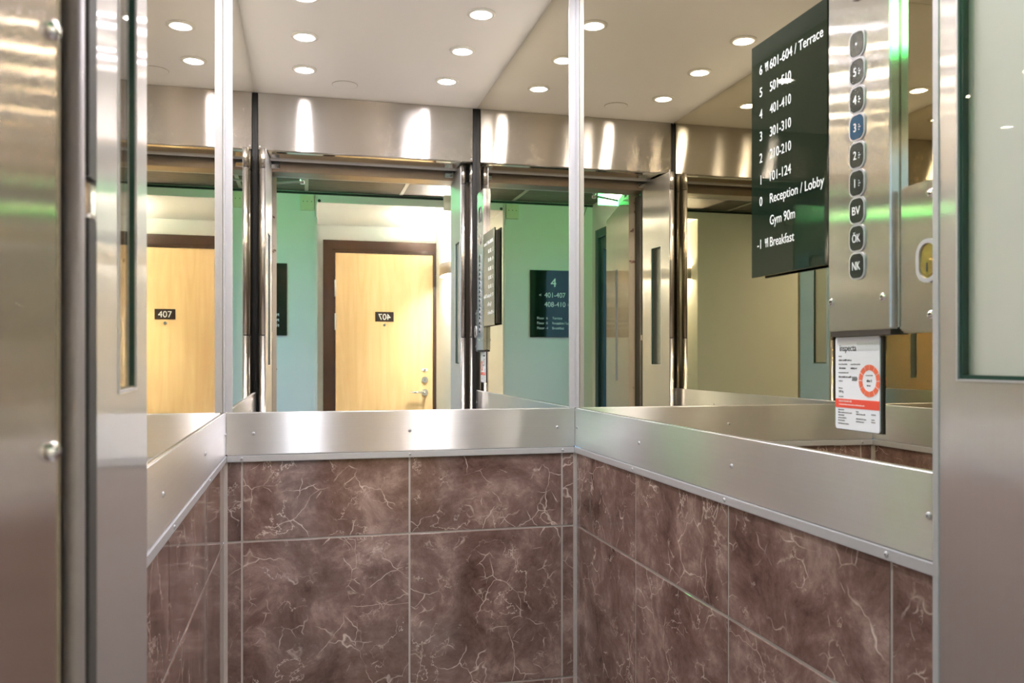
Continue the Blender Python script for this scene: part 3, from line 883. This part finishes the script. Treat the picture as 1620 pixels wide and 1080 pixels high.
gbar('stile', GY0 + 0.0560, GY0 + 0.115, 0.01, GZ - 0.061, XL - 0.05, XL - 0.004); gbar('stile', GY1 - 0.115, GY1 - 0.0560, 0.01, GZ - 0.061, XL - 0.05, XL - 0.004)
gbar('rail', GY0 + 0.1155, GY1 - 0.1155, GZ - 0.14, GZ - 0.0615, XL - 0.05, XL - 0.004); gbar('rail', GY0 + 0.1155, GY1 - 0.1155, 0.01, 0.25, XL - 0.05, XL - 0.004)
link('window_pane', bbox(XL - 0.03, XL - 0.024, GY0 + 0.1155, GY1 - 0.1155, 0.2505, GZ - 0.1405), 'glass', t)
struct('ground', bbox(-30, XL - 0.4, -16, 14, -0.4, -0.3), 'outside')

# --- exit sign
ex, ey, ez0, ez1 = -0.19, -1.05, 2.06, 2.215
t = thing('exit_sign', 'glowing green and white exit light box hanging below the dark corridor ceiling', 'exit sign', (ex, ey, ez1))
link('housing', bbox(ex - 0.09, ex + 0.16, ey - 0.022, ey + 0.022, ez1 + 0.0005, ez1 + 0.022, 0.003, 1), 'palewhite', t)
link('hanger', cyl(new_bm(), (ex, ey, ez1 + 0.0225), 'z', 0.008, CZL - ez1 - 0.0230, 12), 'palewhite', t)
bm = new_bm()
pts = [(-0.088, 0.155), (-0.088, 0.03), (-0.075, 0.010), (-0.055, 0.0), (0.155, 0.0), (0.155, 0.155)]
extrude_outline(bm, pts, lambda u, v, k: (ex + u, ey - 0.018 + 0.036 * k, ez0 + v))
fc = link('light_box', bm, 'exitgreen', t)
for s in (1, -1):
    link('white_symbol', bbox(ex - 0.06, ex + 0.135, ey + s * 0.0185, ey + s * 0.0195, ez0 + 0.018, ez1 - 0.012), 'exit', fc)

# --- door 407
ZDT = 1.988
t = thing('hotel_door', 'pale wooden hotel door numbered 407 in a dark brown frame', 'door', (0.78, YD, 0.0))
xl, xr = 0.4107, 1.1476
link('leaf', bbox(xl + 0.002, xr - 0.002, YD + 0.006, YD + 0.040, 0.012, ZDT - 0.003, 0.002, 1), 'oak', t)
fr = new_bm()
box(fr, 0.3227, 0.392, YD, YD + 0.055, 0, 2.078); box(fr, 0.392, xl, YD, YD + 0.044, 0, ZDT + 0.02)
box(fr, xr, 1.1695, YD, YD + 0.055, 0, 2.078)
box(fr, 0.392, xr, YD, YD + 0.055, ZDT + 0.022, 2.078); box(fr, xl, xr, YD, YD + 0.044, ZDT, ZDT + 0.022)
link('frame', fr, 'browntrim', t)
for z in (1.72, 1.47, 0.25):
    link('hinge', cyl(new_bm(), (xl + 0.001, YD + 0.047, z - 0.062), 'z', 0.007, 0.124, 14), 'palewhite', t)
pl = link('number_plate', bbox(0.707, 0.846, YD + 0.0405, YD + 0.045, 1.473, 1.547, 0.001, 1), 'plate', t)
link('lettering', text_bm('407', 0.045, 0.092, (0.7765, YD + 0.0452, 1.4875), '+y', 'CENTER', 0.0008), 'white', pl)
link('peephole', cyl(new_bm(), (0.776, YD + 0.0405, 1.447), 'y', 0.011, 0.005, 20), 'chrome', t)
link('peephole_lens', cyl(new_bm(), (0.776, YD + 0.0457, 1.447), 'y', 0.005, 0.001, 16), 'ink', t)
esc = new_bm(); extrude_outline(esc, rrect_outline(0.050, 0.022, 0.0109), lambda u, v, k: (1.083 + u, YD + 0.0405 + 0.004 * k, 1.108 + v))
th = link('thumb_turn_plate', esc, 'palewhite', t)
link('thumb_turn', cyl(new_bm(), (1.083, YD + 0.0446, 1.108), 'y', 0.008, 0.008, 16), 'chrome', th)
lc = link('lock_rose', cyl(new_bm(), (1.083, YD + 0.0405, 1.032), 'y', 0.024, 0.012, 28), 'chrome', t)
link('key_slot', bbox(1.081, 1.085, YD + 0.0526, YD + 0.0532, 1.024, 1.040), 'ink', lc)
hr = link('handle_rose', cyl(new_bm(), (1.083, YD + 0.0405, 0.936), 'y', 0.025, 0.010, 28), 'chrome', t)
link('lever', tube(new_bm(), [(1.083, YD + 0.050, 0.936), (1.083, YD + 0.095, 0.936), (1.065, YD + 0.102, 0.937), (0.965, YD + 0.100, 0.940)], 0.009, 14), 'chrome', hr)

# --- sconce in the niche
sx_, sy0, sy1, sz0, sz1 = XN1, -2.62, -2.22, 1.775, 1.857
t = thing('wall_sconce', 'curved bronze wall sconce shining up and down beside door 407', 'wall lamp', (sx_, -2.42, 1.81))
bm = new_bm()
n = 16; ycn, ry, rx = (sy0 + sy1) / 2, (sy1 - sy0) / 2, 0.055
prev = None
for i in range(n + 1):
    a = math.pi * i / n
    c_, s_ = math.cos(a), math.sin(a)
    ring = [bm.verts.new((sx_ - 0.0008 - rx * k * s_, ycn + ry * (1 if k == 1 else 0.97) * c_, z)) for k, z in ((1, sz0), (1, sz1), (0.9, sz1), (0.9, sz0))]
    if prev:
        for j in range(4):
            bm.faces.new((prev[j], prev[(j + 1) % 4], ring[(j + 1) % 4], ring[j])).smooth = True
    prev = ring
link('shell', bm, 'sconceshell', t)
link('bulb', bbox(sx_ - 0.036, sx_ - 0.012, sy0 + 0.06, sy1 - 0.06, sz0 + 0.022, sz1 - 0.022, 0.006, 2), 'sconceglow', t)

# --- floor sign on the far wall
t = thing('floor_sign', 'black glass floor sign headed 4 on the green lit corridor wall', 'sign', (-0.087, YG, 1.34))
link('glass_plate', bbox(-0.255, 0.080, YG + 0.004, YG + 0.012, 1.34, 1.798, 0.001, 1), 'blackglass', t)
link('standoff', bbox(-0.2, 0.03, YG + 0.0005, YG + 0.0035, 1.4, 1.74), 'darkgap', t)
yy = YG + 0.0122
for s, h, wd, x, z in (('4', 0.058, 0.040, -0.066, 1.685), ('401-407', 0.034, 0.150, -0.022, 1.612), ('408-410', 0.034, 0.150, -0.022, 1.548), ('<', 0.022, 0.016, 0.016, 1.617), ('>', 0.022, 0.016, -0.188, 1.553),
                       ('Floor  6', 0.017, 0.075, 0.030, 1.462), ('Terrace', 0.017, 0.070, -0.078, 1.462), ('Floor  0', 0.017, 0.075, 0.030, 1.428), ('Reception / Lobby', 0.017, 0.150, -0.078, 1.428), ('Floor -1', 0.017, 0.075, 0.030, 1.394), ('Breakfast', 0.017, 0.085, -0.078, 1.394)):
    link('lettering', text_bm(s, h, wd, (x, yy, z), '+y', 'LEFT', 0.0006), 'white', t)

# --- junction box and conduit
t = thing('junction_box', 'small yellowed plastic junction box under the corridor ceiling by the niche corner', 'junction box', (0.205, YG, 2.14))
bx = link('box_cover', bbox(0.162, 0.248, YG + 0.0005, YG + 0.022, 2.140, 2.236, 0.003, 2), 'boxplastic', t)
for x in (0.18, 0.205, 0.232):
    link('screw', cyl(new_bm(), (x, YG + 0.0222, 2.195), 'y', 0.003, 0.001, 10), 'ink', bx)
solo('conduit', cyl(new_bm(), (0.2585, YG + 0.006, 2.10), 'z', 0.0055, 0.14, 12), 'palewhite', 'short white conduit running down beside the yellowed junction box', 'conduit')
solo('corner_bead', bbox(XN0 - 0.030, XN0 - 0.012, YG + 0.0005, YG + 0.006, 0.0, 2.09, 0.0025, 2), 'wall', 'upright painted bead at the corner between the green lit wall and door niche', 'corner bead')
solo('wall_plug', cyl(new_bm(), (XN0 + 0.012, YG + 0.0005, 2.206), 'y', 0.010, 0.004, 14), 'ink', 'small black round plug on the lintel at the niche corner', 'plug')
bm = tube(new_bm(), [(-0.33, YG + 0.006, 2.25), (-0.30, YG + 0.007, 2.16), (-0.262, YG + 0.006, 2.11), (-0.27, YG + 0.006, 2.19), (-0.278, YG + 0.006, 2.245)], 0.002, 8)
solo('loose_wire', bm, 'ink', 'loop of loose thin wire under the corridor ceiling', 'wire')

# --- fill lamps added out of view to brighten the corridor
for x, lab in ((2.3, 'added unseen fill lamp on the corridor ceiling, nearer the door niche'), (3.5, 'added unseen fill lamp at the corridor end, further from the niche')):
    t = thing('fill_lamp', lab, 'ceiling light', (x, -1.3, CZL))
    link('rim', annulus(new_bm(), (x, -1.3, CZL - 0.005), '-z', 0.10, 0.12, 0.03), 'palewhite', t)
    link('diffuser', cyl(new_bm(), (x, -1.3, CZL - 0.033), 'z', 0.10, 0.027, 32), 'fill_lens', t)
